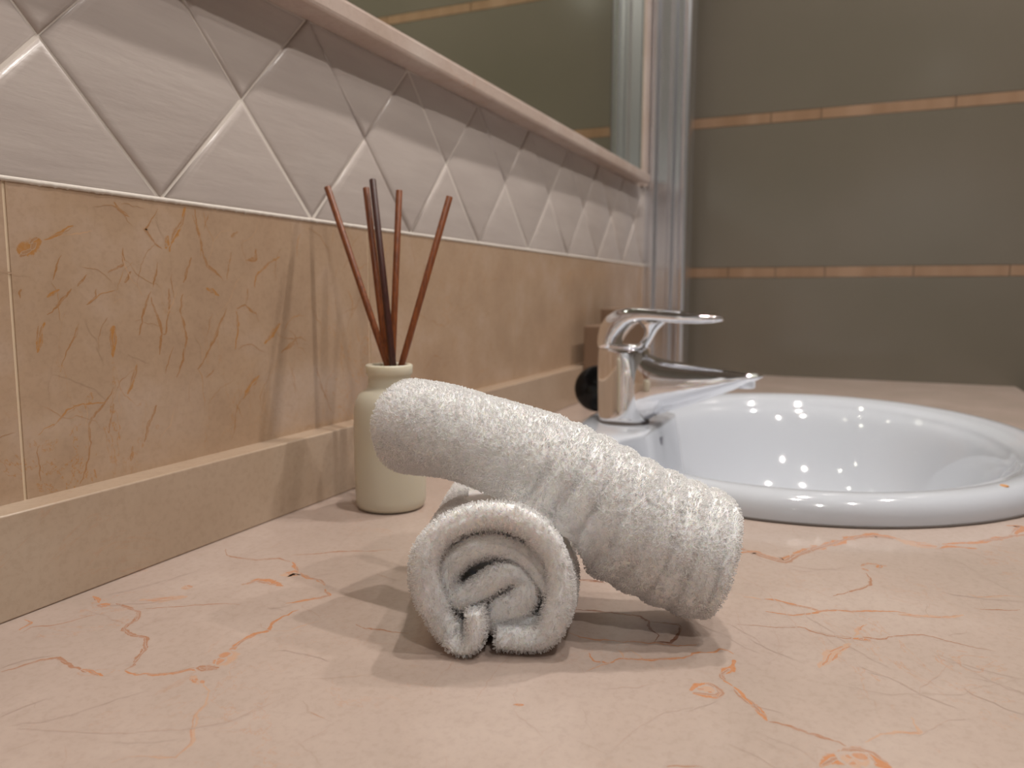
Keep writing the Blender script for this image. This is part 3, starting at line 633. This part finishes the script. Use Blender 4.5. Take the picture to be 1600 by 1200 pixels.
GS = .0015; HG = np.full((130, 60), -1.0)
d_ = V[:, :2]-LF; ai = np.clip(((d_ @ LT[:2])/GS+6).astype(int), 0, 129); bi_ = np.clip(((d_ @ LU[:2])/GS+30).astype(int), 0, 59); np.maximum.at(HG, (ai, bi_), V[:, 2])
for _ in range(3):
    G2 = HG.copy()
    for sx_, sy_ in ((1, 0), (-1, 0), (0, 1), (0, -1)): G2 = np.maximum(G2, np.roll(HG, (sx_, sy_), (0, 1)))
    HG = G2
viewdir = lambda c: (np.array([0, -.3921, .1594])-c)
def keep_low(c, n):
    dax = np.linalg.norm(c[:, None, :]-axp[None, ::3], axis=2).min(1)
    v = viewdir(c); v /= np.linalg.norm(v, axis=1)[:, None]; s = (c[:, :2]-LF) @ LT[:2]
    r = np.hypot((c[:, :2]-LF) @ LU[:2], c[:, 2]-.034)
    return ((s < .022) | (r > .026)) & ((n*v).sum(1) > -.35) & ~((dax < .0335) & (s > .012))
pile_from(o, .00125, .0016, .0008, .00014, keep_low, 4)

# upper towel, laid across ------------------------------------------------------------------------
axl = np.r_[0, np.cumsum(np.linalg.norm(np.diff(axp, axis=0), axis=1))]; ULEN = axl[-1]
def ax_up(s):
    s = min(max(s, 0), ULEN); C = np.array([np.interp(s, axl, axp[:, i]) for i in range(3)]); e = .006
    D = np.array([np.interp(min(s+e, ULEN), axl, axp[:, i])-np.interp(max(s-e, 0), axl, axp[:, i]) for i in range(3)]); D /= np.linalg.norm(D)
    U = np.cross(D, [0, 0, 1.0]); U /= np.linalg.norm(U); W = np.cross(U, D); return C, U, W, D
def rad_up(s, u, w_):
    q = s/ULEN; k = .0270+.0056*smooth(.30, .68, q)+.0026*(1-smooth(0, .3, q)); kz = .94+.07*smooth(.35, .7, q)
    a = math.atan2(w_, u); rr_ = math.hypot(u, w_)
    rib = smooth(.42, .5, q)*(1-smooth(.97, 1, q))
    x = (s+.0022*math.sin(a*2+s*40))/.0122
    k *= 1+(.075*(abs(math.sin(math.pi*x))**.6-.6)*rib*(rr_ > .8))
    k *= 1+.02*math.sin(2*a+3*q)+.012*math.sin(3*a+9*q)+.010*math.sin(5*a-14*q)
    return u*k, w_*k*kz
tt = np.linspace(0, 1, 150); ang = 2*math.pi*(-.30+3.1*tt); rad_ = .905-.28*3.1*tt*.98
spi = np.c_[rad_*np.cos(ang), rad_*np.sin(ang)]
hsp = np.full(150, .095); hsp[0] = .02; hsp[1] = .06
s0 = .004+wob(150, 20, .0015)+.003*tt; s1 = ULEN-.003+wob(150, 20, .0018)-.004*tt
towel_up = empty('rolled_towel', (.355, -.245, .055)); tag(towel_up, 'rolled white terry towel with ribbed band laid slanting across the other', 'towel', 'rolled white hand towels')
V, F = sweep_towel([(spi, hsp, s0, s1)], ax_up, rad_up, 190, .0042)
V[:, 2] = np.maximum(V[:, 2], .0012)
def over_low(Q): 
    d = Q[:, :2]-LF; a = np.clip(((d @ LT[:2])/GS+6).astype(int), 0, HG.shape[0]-1); b = np.clip(((d @ LU[:2])/GS+30).astype(int), 0, HG.shape[1]-1); return HG[a, b]
V[:, 2] = np.maximum(V[:, 2], over_low(V)+.0034)
o = mesh('terry_cloth', V, F, M['terry'], towel_up, True); fixn(o)
def keep_up(c, n):
    v = viewdir(c); v /= np.linalg.norm(v, axis=1)[:, None]
    D = np.linalg.norm(c[:, None, :]-axp[None, ::4], axis=2); k = D.argmin(1); d = D[np.arange(len(c)), k]; out = ((c-axp[::4][k])*n).sum(1)/d
    print('up keep', len(c), (d > .0205).sum(), (out > .3).sum(), ((n*v).sum(1) > -.35).sum())
    return ((n*v).sum(1) > -.45) & (((d > .0205) & (out > .1)) | (c[:, 1] < -.334) | (c[:, 1] > -.158)) & (c[:, 2] > .002) & (c[:, 2]-over_low(c) > .0062)
pile_from(o, .00118, .0014, .00100, .00017, keep_up, 5)

# ------------------------------------------------------------------ downlight fixtures
labs = ['recessed ceiling downlight nearest the mirror, above the basin', 'recessed ceiling downlight above the towels and diffuser', 'recessed ceiling downlight out in the room towards the far wall',
        'recessed ceiling downlight out in the middle of the room', 'recessed ceiling downlight just past the near end of the countertop', 'added cool white fill lamp in the ceiling nearest the back wall']
for (x, y, p, c, r), lb in zip(LAMPS, labs):
    e = empty('ceiling_downlight', (x, y, CEIL)); tag(e, lb, 'ceiling light')
    m = MB(); m.lathe([(.028, -.002), (.030, -.006), (.042, -.006), (.046, -.001), (.046, 0)], (x, y, CEIL), 40); m.build('trim_ring', M['steel'], e, True)
    m = MB(); m.lathe([(0, -.003), (.027, -.003), (.027, 0)], (x, y, CEIL), 32); m.build('lit_lens', M['bulb'], e, True)
